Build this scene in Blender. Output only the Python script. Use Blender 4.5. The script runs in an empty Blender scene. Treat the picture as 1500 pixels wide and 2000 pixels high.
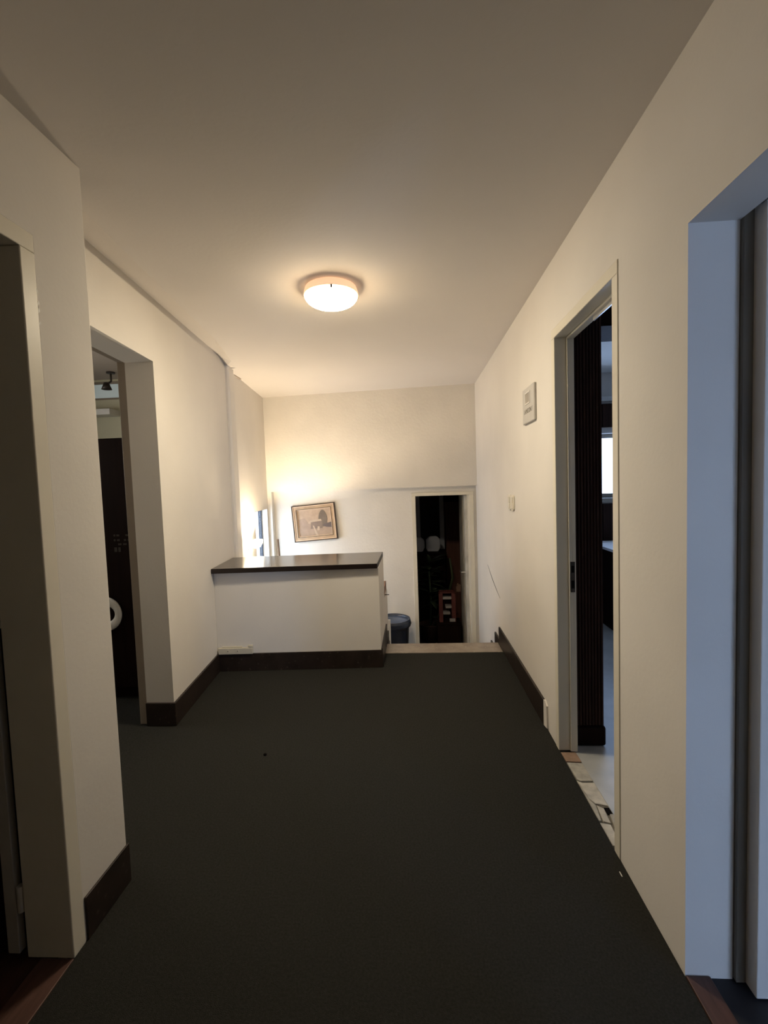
import bpy, bmesh, math, random
from mathutils import Matrix, Vector

random.seed(7)
S = bpy.context.scene
COL = S.collection

# ------------------------------------------------------------------ camera
# eye height 1.40 m, looking down the hall (+Y), slight downward pitch, 2 degrees of roll
EYE = 1.40
RIGHT = Vector((0.99763467, 0.05978516, -0.0339235))
UP = Vector((0.03034468, 0.05978516, 0.99774994))
FWD = Vector((-0.06167876, 0.99641932, -0.05782959))
cam_d = bpy.data.cameras.new('camera')
cam_d.sensor_fit = 'VERTICAL'
cam_d.sensor_height = 36.0
cam_d.sensor_width = 27.0
cam_d.lens = 900.0 / 2000.0 * 36.0
cam_d.clip_start = 0.02
cam = bpy.data.objects.new('camera', cam_d)
COL.objects.link(cam)
cam.matrix_world = Matrix(((RIGHT.x, UP.x, -FWD.x, 0), (RIGHT.y, UP.y, -FWD.y, 0),
                           (RIGHT.z, UP.z, -FWD.z, EYE), (0, 0, 0, 1)))
S.camera = cam

# ------------------------------------------------------------------ world, exposure
w = bpy.data.worlds.new('world')
S.world = w
w.use_nodes = True
bg = w.node_tree.nodes['Background']
bg.inputs[0].default_value = (0.62, 0.76, 1.0, 1)
bg.inputs[1].default_value = 3.5
S.view_settings.view_transform = 'Standard'
S.view_settings.look = 'None'
S.view_settings.gamma = 1.0
S.view_settings.use_curve_mapping = False
S.view_settings.exposure = 0.0

DAY = (0.42, 0.61, 1.0)
LAMP_STRENGTH = 172.0
def window_light(name, loc, rot, sx, sy, power, color=DAY):
    d = bpy.data.lights.new(name, 'AREA')
    d.shape = 'RECTANGLE'; d.size = sx; d.size_y = sy
    d.energy = power; d.color = color
    o = bpy.data.objects.new(name, d); COL.objects.link(o)
    o.location = loc; o.rotation_euler = rot
    return o
# daylight just outside the windows, except the added left room light
window_light('daylight_lower_hall', (-1.93, 5.30, 0.64), (0, -math.pi/2, 0), 1.5, 1.9, 60, (0.66, 0.80, 1.0))
window_light('daylight_office', (2.10, 5.30, 1.52), (-math.pi/2, 0, 0), 2.2, 0.9, 80)
window_light('daylight_side_room', (3.40, -2.35, 0.75), (0, math.pi/2, 0), 1.5, 1.2, 225)
window_light('added_left_room_light', (-3.62, 2.75, 1.75), (0, -math.pi/2, 0), 0.8, 0.8, 22, (1.0, 0.9, 0.70))  # unseen warm light, added to brighten the left room's cream wall

# ------------------------------------------------------------------ materials
MATS = {}
def mat(name, col, rough=0.6, spec=0.3, var=0.0, vscale=4.0, bump=0.0, bscale=60.0, metal=0.0,
        emit=None, estr=0.0, stretch=None, detail=3.0, col2=None):
    if name in MATS: return MATS[name]
    m = bpy.data.materials.new(name); m.use_nodes = True
    nt = m.node_tree; b = nt.nodes['Principled BSDF']
    b.inputs['Base Color'].default_value = (*col, 1)
    b.inputs['Roughness'].default_value = rough
    b.inputs['Specular IOR Level'].default_value = spec
    b.inputs['Metallic'].default_value = metal
    tc = nt.nodes.new('ShaderNodeTexCoord')
    src = tc.outputs['Object']
    if stretch:
        mp = nt.nodes.new('ShaderNodeMapping'); mp.inputs['Scale'].default_value = stretch
        nt.links.new(src, mp.inputs[0]); src = mp.outputs[0]
    if var > 0 or col2:
        n = nt.nodes.new('ShaderNodeTexNoise'); n.inputs['Scale'].default_value = vscale
        n.inputs['Detail'].default_value = detail
        nt.links.new(src, n.inputs['Vector'])
        r = nt.nodes.new('ShaderNodeValToRGB')
        r.color_ramp.elements[0].position = 0.3; r.color_ramp.elements[1].position = 0.7
        c2 = col2 if col2 else tuple(c * (1 + var) for c in col)
        c1 = col if col2 else tuple(c * (1 - var) for c in col)
        r.color_ramp.elements[0].color = (*c1, 1); r.color_ramp.elements[1].color = (*c2, 1)
        nt.links.new(n.outputs['Fac'], r.inputs[0]); nt.links.new(r.outputs[0], b.inputs['Base Color'])
    if bump > 0:
        n2 = nt.nodes.new('ShaderNodeTexNoise'); n2.inputs['Scale'].default_value = bscale
        n2.inputs['Detail'].default_value = 4
        nt.links.new(src, n2.inputs['Vector'])
        bp = nt.nodes.new('ShaderNodeBump'); bp.inputs['Strength'].default_value = bump
        bp.inputs['Distance'].default_value = 0.01
        nt.links.new(n2.outputs['Fac'], bp.inputs['Height']); nt.links.new(bp.outputs[0], b.inputs['Normal'])
    if emit:
        b.inputs['Emission Color'].default_value = (*emit, 1); b.inputs['Emission Strength'].default_value = estr
    MATS[name] = m
    return m

WALL = mat('plaster_wall', (0.72, 0.685, 0.635), 0.85, 0.15, var=0.03, vscale=2.5, bump=0.05, bscale=60)
WALLB = mat('plaster_back_wall', (0.73, 0.695, 0.64), 0.7, 0.25, var=0.035, vscale=3, bump=0.22, bscale=38)
CEIL = mat('ceiling_paint', (0.71, 0.67, 0.63), 0.9, 0.1, var=0.02, vscale=1.5, bump=0.05, bscale=50)
CREAM = mat('cream_enamel', (0.70, 0.655, 0.55), 0.4, 0.4, var=0.03, vscale=6)
GREYEN = mat('worn_white_enamel', (0.52, 0.495, 0.45), 0.45, 0.35, var=0.06, vscale=9)
CARPET = mat('dark_carpet', (0.0300, 0.0295, 0.0265), 0.95, 0.05, var=0.22, vscale=140, bump=0.6, bscale=420, detail=6)
LINO = mat('pale_linoleum', (0.42, 0.42, 0.40), 0.45, 0.4, var=0.12, vscale=7, detail=6)
DARKFLOOR = mat('dark_vinyl_floor', (0.02, 0.02, 0.024), 0.5, 0.3, var=0.1, vscale=8)
WOODFLOOR = mat('red_brown_parquet', (0.06, 0.025, 0.017), 0.45, 0.4, var=0.3, vscale=6, stretch=(6, 1, 1))
THRESH = mat('red_brown_wood_threshold', (0.085, 0.042, 0.032), 0.5, 0.35, var=0.25, vscale=9, stretch=(8, 1, 1))
LOWFLOOR = mat('brown_lower_floor', (0.09, 0.07, 0.055), 0.6, 0.3, var=0.2, vscale=6)
DWOOD = mat('dark_brown_wood', (0.030, 0.014, 0.010), 0.6, 0.12, var=0.4, vscale=5, stretch=(14, 14, 0.6))
DWOOD2 = mat('black_brown_wood', (0.010, 0.0045, 0.0035), 0.7, 0.06, var=0.25, vscale=4, stretch=(6, 6, 0.5))
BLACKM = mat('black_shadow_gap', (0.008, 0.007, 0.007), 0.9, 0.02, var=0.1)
TOPM = mat('dark_laminate_worktop', (0.055, 0.042, 0.034), 0.18, 0.5, var=0.12, vscale=5, stretch=(1, 5, 1))
EDGEM = mat('black_brown_edge', (0.012, 0.007, 0.006), 0.35, 0.4, var=0.2, vscale=10)
MET = mat('brushed_steel', (0.55, 0.54, 0.52), 0.35, 0.5, metal=1.0, var=0.05, vscale=30)
DMET = mat('tarnished_metal', (0.06, 0.05, 0.045), 0.5, 0.4, metal=0.7, var=0.2, vscale=30)
WHITEP = mat('white_plastic', (0.68, 0.66, 0.62), 0.45, 0.4, var=0.03, vscale=12)
GREYP = mat('grey_plastic', (0.34, 0.31, 0.27), 0.4, 0.4, var=0.05, vscale=12)
BLUE = mat('blue_plastic', (0.016, 0.025, 0.050), 0.32, 0.5, var=0.12, vscale=7)

def stone(name, c1, c2, c3, rough=0.35):
    m = mat(name, c1, rough, 0.4, col2=c2, vscale=9, detail=8)
    nt = m.node_tree; b = nt.nodes['Principled BSDF']
    tc = nt.nodes.new('ShaderNodeTexCoord')
    v = nt.nodes.new('ShaderNodeTexVoronoi'); v.inputs['Scale'].default_value = 26
    nt.links.new(tc.outputs['Object'], v.inputs['Vector'])
    r = nt.nodes.new('ShaderNodeValToRGB')
    r.color_ramp.elements[0].position = 0.10; r.color_ramp.elements[0].color = (1, 1, 1, 1)
    r.color_ramp.elements[1].position = 0.22; r.color_ramp.elements[1].color = (0, 0, 0, 1)
    nt.links.new(v.outputs['Distance'], r.inputs[0])
    mx = nt.nodes.new('ShaderNodeMix'); mx.data_type = 'RGBA'
    src = b.inputs['Base Color'].links[0].from_socket
    mx.inputs[7].default_value = (*c3, 1)
    n = nt.nodes.new('ShaderNodeTexNoise'); n.inputs['Scale'].default_value = 5
    nt.links.new(tc.outputs['Object'], n.inputs['Vector'])
    mul = nt.nodes.new('ShaderNodeMath'); mul.operation = 'MULTIPLY'
    nt.links.new(r.outputs[0], mul.inputs[0]); nt.links.new(n.outputs['Fac'], mul.inputs[1])
    nt.links.new(mul.outputs[0], mx.inputs[0]); nt.links.new(src, mx.inputs[6])
    nt.links.new(mx.outputs[2], b.inputs['Base Color'])
    return m
STONE = stone('brown_granite', (0.014, 0.010, 0.008), (0.030, 0.020, 0.016), (0.085, 0.064, 0.052))
STONE2 = stone('grey_brown_stone_tread', (0.22, 0.18, 0.15), (0.34, 0.285, 0.235), (0.48, 0.41, 0.35), 0.4)

def glass_mat(name, tint=(1, 1, 1)):
    m = bpy.data.materials.new(name); m.use_nodes = True
    nt = m.node_tree; nt.nodes.clear()
    o = nt.nodes.new('ShaderNodeOutputMaterial'); mx = nt.nodes.new('ShaderNodeMixShader')
    t = nt.nodes.new('ShaderNodeBsdfTransparent'); g = nt.nodes.new('ShaderNodeBsdfGlossy')
    t.inputs[0].default_value = (*tint, 1); g.inputs['Roughness'].default_value = 0.02
    mx.inputs[0].default_value = 0.07
    nt.links.new(t.outputs[0], mx.inputs[1]); nt.links.new(g.outputs[0], mx.inputs[2])
    nt.links.new(mx.outputs[0], o.inputs[0])
    return m
GLASS = glass_mat('window_glass')

# ------------------------------------------------------------------ mesh helpers
class MB:
    def __init__(s): s.v = []; s.f = []; s.mi = []
    def add(s, vs, fs, mi=0):
        o = len(s.v); s.v += [tuple(v) for v in vs]
        s.f += [tuple(i + o for i in f) for f in fs]; s.mi += [mi] * len(fs); return s
    def box(s, x0, x1, y0, y1, z0, z1, mi=0):
        vs = [(x0, y0, z0), (x1, y0, z0), (x1, y1, z0), (x0, y1, z0), (x0, y0, z1), (x1, y0, z1), (x1, y1, z1), (x0, y1, z1)]
        return s.add(vs, [(0, 3, 2, 1), (4, 5, 6, 7), (0, 1, 5, 4), (1, 2, 6, 5), (2, 3, 7, 6), (3, 0, 4, 7)], mi)
    def prism(s, pts, axis, a0, a1, mi=0):
        # pts: polygon in the two other axes (in x,y,z order without `axis`)
        n = len(pts); vs = []
        for a in (a0, a1):
            for p in pts:
                q = list(p); q.insert(axis, a); vs.append(tuple(q))
        fs = [tuple(range(n)), tuple(range(2 * n - 1, n - 1, -1))]
        fs += [(i, (i + 1) % n, n + (i + 1) % n, n + i) for i in range(n)]
        return s.add(vs, fs, mi)
    def lathe(s, prof, c=(0, 0, 0), n=40, mi=0, a0=0, a1=2 * math.pi, axis='z'):
        full = abs(a1 - a0 - 2 * math.pi) < 1e-6
        k = n if full else n + 1; vs = []
        for i in range(k):
            a = a0 + (a1 - a0) * i / n
            for r, h in prof:
                p = (r * math.cos(a), r * math.sin(a), h)
                if axis == 'x': p = (h, r * math.cos(a), r * math.sin(a))
                if axis == 'y': p = (r * math.cos(a), h, r * math.sin(a))
                vs.append((c[0] + p[0], c[1] + p[1], c[2] + p[2]))
        m = len(prof); fs = []
        for i in range(n):
            j = (i + 1) % k
            for q in range(m - 1):
                fs.append((i * m + q, j * m + q, j * m + q + 1, i * m + q + 1))
        return s.add(vs, fs, mi)
    def tube(s, pts, r, n=8, mi=0):
        pts = [Vector(p) for p in pts]; vs = []
        rr = r if isinstance(r, (list, tuple)) else [r] * len(pts)
        for i, p in enumerate(pts):
            t = (pts[min(i + 1, len(pts) - 1)] - pts[max(i - 1, 0)]).normalized()
            a = t.orthogonal().normalized() if i == 0 else (a - t * a.dot(t)).normalized()
            b = t.cross(a)
            for k in range(n):
                an = 2 * math.pi * k / n
                vs.append(p + (a * math.cos(an) + b * math.sin(an)) * rr[i])
        fs = []
        for i in range(len(pts) - 1):
            for k in range(n):
                fs.append((i * n + k, i * n + (k + 1) % n, (i + 1) * n + (k + 1) % n, (i + 1) * n + k))
        fs.append(tuple(range(n - 1, -1, -1))); fs.append(tuple((len(pts) - 1) * n + k for k in range(n)))
        return s.add(vs, fs, mi)
    def grid(s, axis, a0, a1, us, zs, holes, mi=0):
        """wall slab of thickness a0..a1 along `axis` (0 or 1) with rectangular holes (u0,u1,z0,z1)"""
        us = sorted(set(us + [h[0] for h in holes] + [h[1] for h in holes]))
        zs = sorted(set(zs + [h[2] for h in holes] + [h[3] for h in holes]))
        def solid(i, j):
            if i < 0 or j < 0 or i >= len(us) - 1 or j >= len(zs) - 1: return False
            u = (us[i] + us[i + 1]) / 2; z = (zs[j] + zs[j + 1]) / 2
            return not any(h[0] < u < h[1] and h[2] < z < h[3] for h in holes)
        P = (lambda a, u, z: (a, u, z)) if axis == 0 else (lambda a, u, z: (u, a, z))
        for i in range(len(us) - 1):
            for j in range(len(zs) - 1):
                if not solid(i, j): continue
                u0, u1, z0, z1 = us[i], us[i + 1], zs[j], zs[j + 1]
                for a in (a0, a1): s.add([P(a, u0, z0), P(a, u1, z0), P(a, u1, z1), P(a, u0, z1)], [(0, 1, 2, 3)], mi)
                if not solid(i - 1, j): s.add([P(a0, u0, z0), P(a1, u0, z0), P(a1, u0, z1), P(a0, u0, z1)], [(0, 1, 2, 3)], mi)
                if not solid(i + 1, j): s.add([P(a0, u1, z0), P(a1, u1, z0), P(a1, u1, z1), P(a0, u1, z1)], [(0, 1, 2, 3)], mi)
                if not solid(i, j - 1): s.add([P(a0, u0, z0), P(a1, u0, z0), P(a1, u1, z0), P(a0, u1, z0)], [(0, 1, 2, 3)], mi)
                if not solid(i, j + 1): s.add([P(a0, u0, z1), P(a1, u0, z1), P(a1, u1, z1), P(a0, u1, z1)], [(0, 1, 2, 3)], mi)
        return s
    def map(s, fn): s.v = [tuple(fn(*v)) for v in s.v]; return s
    def obj(s, name, m, parent=None, smooth=False, bevel=0.0, seg=2):
        me = bpy.data.meshes.new(name); me.from_pydata(s.v, [], s.f)
        for mm in (m if isinstance(m, (list, tuple)) else [m]): me.materials.append(mm)
        for p, k in zip(me.polygons, s.mi): p.material_index = k
        bm = bmesh.new(); bm.from_mesh(me)
        bmesh.ops.remove_doubles(bm, verts=bm.verts, dist=1e-5)
        bmesh.ops.recalc_face_normals(bm, faces=bm.faces)
        bm.to_mesh(me); bm.free()
        if smooth:
            for p in me.polygons: p.use_smooth = True
        o = bpy.data.objects.new(name, me); COL.objects.link(o)
        if bevel:
            md = o.modifiers.new('bevel', 'BEVEL'); md.width = bevel; md.segments = seg
            md.limit_method = 'ANGLE'; md.angle_limit = math.radians(40)
        if parent: o.parent = parent
        return o

def struct(o): o['kind'] = 'structure'; return o
def tag(o, label, cat, group=None):
    o['label'] = label; o['category'] = cat
    if group: o['group'] = group
    return o
def thing(name, loc, label, cat, group=None, rotz=0.0):
    o = bpy.data.objects.new(name, None); COL.objects.link(o)
    o.location = loc; o.rotation_euler = (0, 0, rotz); o.empty_display_size = 0.1
    bpy.context.view_layer.update()
    return tag(o, label, cat, group)
def sroot(name, loc=(0, 0, 0)):
    o = bpy.data.objects.new(name, None); COL.objects.link(o); o.location = loc
    o.empty_display_size = 0.1; bpy.context.view_layer.update()
    return struct(o)
def part(mb, name, m, parent, **k):        # geometry given in world coordinates
    o = mb.obj(name, m, None, **k); o.parent = parent
    o.matrix_parent_inverse = parent.matrix_world.inverted()
    return o

# ------------------------------------------------------------------ key dimensions
RX = 0.723            # corridor face of the right wall
LX = -1.066           # face of the near left pier
H = 2.48              # ceiling
LOW = -0.775          # lower hall floor
SLOPE = -0.0925
def leftx(y): return -1.470 + SLOPE * (y - 2.65)          # face of the long left wall
def backy(x): return 5.18 - 0.0984 * (x - RX)             # face of the back wall
shear_l = lambda x, y, z: (x + leftx(y), y, z)
shear_b = lambda x, y, z: (x, y + backy(x), z)

# ------------------------------------------------------------------ shell
# carpeted upper floor
m = MB()
m.prism([(-1.085, -1.6), (0.722, -1.6), (0.722, 3.76), (-0.27, 3.76), (-0.27, 3.48), (leftx(3.48), 3.48), (leftx(1.53), 1.53), (-1.085, 1.53)], 2, -0.12, 0.0)
struct(m.obj('floor', CARPET))
# carpet passes on into the left side room
m = MB().prism([(leftx(1.535) - .001, 1.535), (leftx(4.2), 4.2), (-3.5, 4.2), (-3.5, 1.535)], 2, -0.12, -0.002)
struct(m.obj('floor_left_room', CARPET))
struct(MB().box(-1.72, 0.90, 3.50, 5.60, LOW - .1, LOW).obj('floor_lower_hall', LOWFLOOR))
struct(MB().box(0.800, 3.2, 1.52, 5.05, -0.1, -0.004).obj('floor_office', LINO))
struct(MB().box(0.789, 3.4, -3.15, 1.50, -0.1, -0.006).obj('floor_side_room', DARKFLOOR))
struct(MB().box(-3.2, -1.16, -1.6, 1.45, -0.1, -0.006).obj('floor_dark_room', WOODFLOOR))
struct(MB().box(-1.3, 1.7, 5.30, 8.3, LOW - .1, LOW - .004).obj('floor_storeroom', LOWFLOOR))

struct(MB().box(-3.7, 3.4, -3.2, 3.46, -.26, -.13).obj('floor_leak_blocker', mat('leak_blocker_grey', (.1, .1, .1), .9, .1, var=.1)))  # added unseen under the floors to block world light through gaps
# ceiling: flat slab, its left edge lifts a little to meet the long left wall
m = MB()
B = [(-1.19, 1.53), (-1.262, 2.2), (-1.296, 2.53), (-1.329, 2.83), (-1.365, 3.27), (-1.477, 3.85), (-1.520, 4.06)]
A = [(leftx(y) - .02, y) for (_, y) in B]
m.add([(RX + .15, -1.6, H), (-1.3, -1.6, H), (-1.3, 1.505, H), (B[0][0], 1.505, H), (-0.7, 1.505, H), (0.0, 1.505, H), (RX + .15, 1.505, H)], [(0, 1, 2, 3, 4, 5, 6)])
row0 = [(RX + .15, 1.505, H), (0.0, 1.505, H), (-0.7, 1.505, H), (B[0][0], 1.505, H), (leftx(1.505) - .02, 1.505, H + .06)]
rows = [row0]
for (bx, by), (ax, ay) in zip(B, A):
    t = (by - 1.53) / 2.5
    up = 0.06 if by < 3.9 else 0.012
    bz = H
    rows.append([(RX + .15, by, H), (0.0, by, H), (-0.7, by, H), (bx, by, bz), (ax, by, bz + up)])
for a, b in zip(rows[:-1], rows[1:]):
    for k in range(4): m.add([a[k], a[k + 1], b[k + 1], b[k]], [(0, 1, 2, 3)])
last = rows[-1]
m.add([last[0], last[3], (-1.95, 4.07, H), (-1.95, 5.7, H), (RX + .15, 5.7, H)], [(0, 1, 2, 3, 4)])
struct(m.obj('ceiling', CEIL))
struct(MB().box(RX + .14, 3.4, -3.2, 5.2, H, H + .1).obj('ceiling_right_rooms', mat('white_ceiling', (0.72, 0.72, 0.70), 0.9, 0.1, var=.02)))
struct(MB().box(-3.7, -1.62, -1.7, 4.45, H - .01, H + .1).obj('ceiling_left_rooms', mat('brown_grey_ceiling', (0.42, 0.36, 0.31), 0.9, 0.1, var=.02)))
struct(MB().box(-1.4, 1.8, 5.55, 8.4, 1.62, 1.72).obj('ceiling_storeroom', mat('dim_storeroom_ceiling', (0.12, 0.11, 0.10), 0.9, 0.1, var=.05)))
struct(MB().box(-3.7, 3.6, -3.3, 8.6, H + .22, H + .30).obj('ceiling_roof_slab', CEIL))

# right wall with its two openings
m = MB()
m.grid(0, RX, RX + .127, [-3.15, 1.46], [LOW, 2.72], [(0.50, 1.26, -0.1, 2.04)])
m.grid(0, RX, RX + .09, [1.46, 5.6], [LOW, 2.72], [(1.658, 2.406, -0.1, 2.142)])
struct(m.obj('wall_right', WALL))
# near left: wall with the room door in it, pier, and its return
m = MB()
m.grid(0, LX, LX - .14, [-1.6, 1.53], [-0.1, 2.72], [(0.36, 1.305, -0.1, 2.15)])
m.box(leftx(1.6) - .4, LX - .002, 1.43, 1.53, -0.1, 2.72)
struct(m.obj('wall_left_near', WALL, bevel=.004))
# long left wall with the room opening and the lower hall window
m = MB().grid(0, 0.0, -.17, [1.46, 4.15], [LOW, 2.72], [(1.72, 2.62, -0.1, 2.158)])
m.grid(0, 0.0, -.11, [4.15, 5.60], [LOW, 2.72], [(4.79, 5.37, 0.12, 1.165)]).map(shear_l)
struct(m.obj('wall_left', WALL))
# pilaster strip on the left wall where the lower hall starts
m = MB().prism([(-1.90, 3.99), (-1.575, 3.99), (-1.562, 4.004), (-1.567, 4.12), (-1.60, 4.14), (-1.90, 4.16)], 2, LOW, 2.72)
struct(m.obj('trim_1', WALL, bevel=.003))
# back wall: upper part proud, lower part recessed 9 cm below z = 1.365
m = MB()
m.grid(1, 0.0, 0.25, [-1.83, RX + .05], [1.365, 2.72], [])
m.grid(1, 0.09, 0.25, [-1.675, RX + .05], [LOW, 1.365], [(0.0, 0.690, LOW, 1.300)])
m.grid(1, 0.0, 0.25, [-1.83, -1.675], [LOW, 1.365], [])
m.map(shear_b)
struct(m.obj('wall_back', WALLB))
struct(MB().box(-1.3, 0.9, -1.72, -1.60, -.1, 2.72).obj('wall_front', WALL))

# other rooms' outer walls
OFFW = mat('office_wall', (0.62, 0.60, 0.57), 0.8, 0.15, var=.03)
struct(MB().grid(1, 4.95, 5.12, [0.78, 3.3], [-.1, 2.72], [(1.30, 2.95, 1.19, 1.86)]).obj('wall_office_window', OFFW))
struct(MB().box(3.15, 3.28, 1.40, 5.1, -.1, 2.72).obj('wall_office_side', OFFW))
struct(MB().box(RX + .088, 3.28, 1.462, 1.52, -.1, 2.72).obj('wall_office_partition', OFFW))
struct(MB().grid(0, 3.15, 3.28, [-3.22, 1.5], [-.1, 2.72], [(-2.85, -1.85, 0.10, 1.40)]).obj('wall_side_room_window', OFFW))
struct(MB().box(RX, 3.28, -3.22, -3.10, -.1, 2.72).obj('wall_side_room_rear', OFFW))
struct(MB().box(-3.3, -3.18, -1.72, 1.5, -.1, 2.72).obj('wall_dark_room_side', OFFW))
struct(MB().box(-3.3, -1.0, -1.72, -1.60, -.1, 2.72).obj('wall_dark_room_rear', OFFW))
struct(MB().box(-3.7, -1.5, 1.44, 1.56, -.1, 2.72).obj('wall_dark_room_partition', OFFW))
KW = mat('cream_kitchen_wall', (0.60, 0.57, 0.42), 0.8, 0.15, var=.04)
struct(MB().grid(1, 4.20, 4.35, [-3.7, -1.72], [-.1, 2.72], [(-3.4, -2.69, 2.285, 2.455)]).obj('wall_left_room_far', KW))
struct(MB().grid(0, -3.5, -3.4, [1.5, 4.3], [-.1, 2.72], [(2.35, 3.15, 1.35, 2.15)]).obj('wall_left_room_side', KW))
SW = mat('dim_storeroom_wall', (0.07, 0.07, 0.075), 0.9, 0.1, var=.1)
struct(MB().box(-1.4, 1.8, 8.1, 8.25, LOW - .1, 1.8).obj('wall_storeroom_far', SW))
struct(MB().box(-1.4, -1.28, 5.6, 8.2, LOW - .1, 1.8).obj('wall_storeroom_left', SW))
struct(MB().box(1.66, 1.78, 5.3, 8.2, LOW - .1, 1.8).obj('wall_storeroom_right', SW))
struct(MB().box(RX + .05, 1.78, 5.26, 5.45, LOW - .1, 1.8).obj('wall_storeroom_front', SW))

# ------------------------------------------------------------------ windows
def window_x(name, x, y0, y1, z0, z1, frame, t=.045, shear=None, mull=None):
    r = sroot(name, (x, (y0 + y1) / 2, z0))
    f = shear or (lambda a, b, c: (a + x, b, c))
    d = .04
    m = MB().box(-d, 0, y0, y0 + t, z0, z1).box(-d, 0, y1 - t, y1, z0, z1).box(-d, 0, y0 + t, y1 - t, z0, z0 + t).box(-d, 0, y0 + t, y1 - t, z1 - t, z1)
    if mull: m.box(-d, 0, mull - t / 2, mull + t / 2, z0 + t, z1 - t)
    part(m.map(f), 'window_frame', frame, r, bevel=.003)
    part(MB().box(-d * .6, -d * .45, y0 + t, y1 - t, z0 + t, z1 - t).map(f), 'pane', GLASS, r)
    return r
DARKFR = mat('dark_blue_window_frame', (0.02, 0.025, 0.04), 0.4, 0.4, var=.1)
window_x('window_1', -1.79, 4.79, 5.37, 0.12, 1.165, DARKFR, .018, shear=lambda a, b, c: (a - .068 + leftx(b), b, c))
window_x('window_2', 3.25, -2.85, -1.85, 0.10, 1.40, WHITEP, .05, mull=-2.35)
window_x('added_window', -3.42, 2.35, 3.15, 1.35, 2.15, WHITEP, .05)  # unseen window added as a light source for the left room
r = sroot('window_4', (2.1, 5.0, 1.19))
m = MB()
for a, b in ((1.30, 1.345), (1.80, 1.845), (2.40, 2.445), (2.905, 2.95)): m.box(a, b, 5.02, 5.06, 1.19, 1.86)
m.box(1.345, 2.905, 5.02, 5.06, 1.19, 1.235).box(1.345, 2.905, 5.02, 5.06, 1.815, 1.86)
part(m, 'window_frame', GREYP, r, bevel=.003)
part(MB().box(1.345, 2.905, 5.035, 5.041, 1.235, 1.815), 'pane', GLASS, r)
part(MB().box(1.25, 3.0, 4.93, 5.02, 1.14, 1.19), 'window_sill', GREYP, r, bevel=.004)

# ------------------------------------------------------------------ door frames
def frame_x(name, face, depth, y0, y1, ztop, zbot, t, m_, proud=.004, depth2=None, rebate=True):
    """door frame in a wall normal to X; y0..y1, ztop are outer edges, t face width"""
    r = sroot(name, (face, (y0 + y1) / 2, zbot))
    s = 1 if depth > 0 else -1
    a, b = sorted((face - s * proud, face + depth))
    for yy0, yy1 in ((y0, y0 + t), (y1 - t, y1)):
        part(MB().box(a, b, yy0, yy1, zbot, ztop - t), 'jamb', m_, r, bevel=.003)
    part(MB().box(a, b, y0, y1, ztop - t, ztop), 'lintel', m_, r, bevel=.003)
    if rebate:
        c, d = sorted((face + depth * .62, face + depth))
        e = .012
        mm = MB().box(c, d, y0 + t, y0 + t + e, zbot, ztop - t).box(c, d, y1 - t - e, y1 - t, zbot, ztop - t).box(c, d, y0 + t + e, y1 - t - e, ztop - t - e, ztop - t)
        part(mm, 'door_stop', m_, r, bevel=.002)
    return r
d1 = frame_x('door_1', RX, .088, 1.658, 2.404, 2.141, 0.0, .046, CREAM)
# strike plate with its bolt holes on the far jamb of the office door
sp = part(MB().box(RX + .060, RX + .082, 2.3440, 2.3465, 0.83, 0.985), 'strike_plate', DMET, d1, bevel=.001)
part(MB().box(RX + .064, RX + .078, 2.3425, 2.345, 0.93, 0.965).box(RX + .064, RX + .078, 2.3425, 2.345, 0.85, 0.89), 'bolt_hole', BLACKM, sp)
# metal strip along the office door frame head
part(MB().box(RX + .066, RX + .072, 1.72, 2.05, 2.066, 2.084), 'head_rail', MET, d1)

d2 = frame_x('door_2', LX, -.145, 0.36, 1.306, 2.151, 0.0, .052, CREAM, proud=.003, rebate=False)
# left door leaf: opened into the dark room, hinged on the far jamb, with a gap behind it
leaf = part(MB().box(-2.00, -1.2725, 1.256, 1.296, 0.012, 2.085), 'door_leaf', DWOOD2, d2, bevel=.002)
part(MB().box(-1.272, -1.2345, 1.253, 1.296, 0.012, 2.085), 'edge_trim', mat('grey_painted_door', (0.40, 0.38, 0.35), 0.55, 0.3, var=.05), leaf, bevel=.002)
part(MB().box(-1.2342, -1.2112, 1.275, 1.296, 0.0, 2.09), 'gap_shade_fill', BLACKM, d2)  # black fill stands in for the shade in the hinge gap
for z in (0.185, 1.06, 1.86):
    part(MB().lathe([(0, -.04), (.0105, -.04), (.0105, .04), (0, .04)], (-1.2228, 1.260, z), 12), 'hinge', GREYEN, leaf)

m = MB()
for z, h_, dy in ((1.985, .018, .0), (1.955, .012, .002), (1.93, .02, .001), (1.90, .010, .002)):
    m.prism([(1.3065, z), (1.3075 + dy, z + h_ * .2), (1.312 + dy, z + h_ * .55), (1.3075, z + h_)], 0, LX - .001, LX + .0015)
part(m, 'paint_chip', WHITEP, d2)

# far door (lower hall to the store room)
YB = lambda x: backy(x) + .09
def bx(m, x0, x1, y0, y1, z0, z1): return m.box(x0, x1, y0, y1, z0, z1)
d3 = sroot('door_3', (0.34, YB(.34), LOW))
sh = lambda x, y, z: (x, y + YB(x), z)
for x0, x1 in ((-0.008, .038), (.640, .693)):
    part(MB().box(x0, x1, -.018, .12, LOW, 1.262).map(sh), 'jamb', CREAM, d3, bevel=.003)
part(MB().box(-0.008, .693, -.018, .12, 1.262, 1.300).map(sh), 'lintel', CREAM, d3, bevel=.003)
part(MB().box(.628, .640, .03, .12, LOW, 1.262).map(sh), 'door_stop', CREAM, d3)
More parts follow.
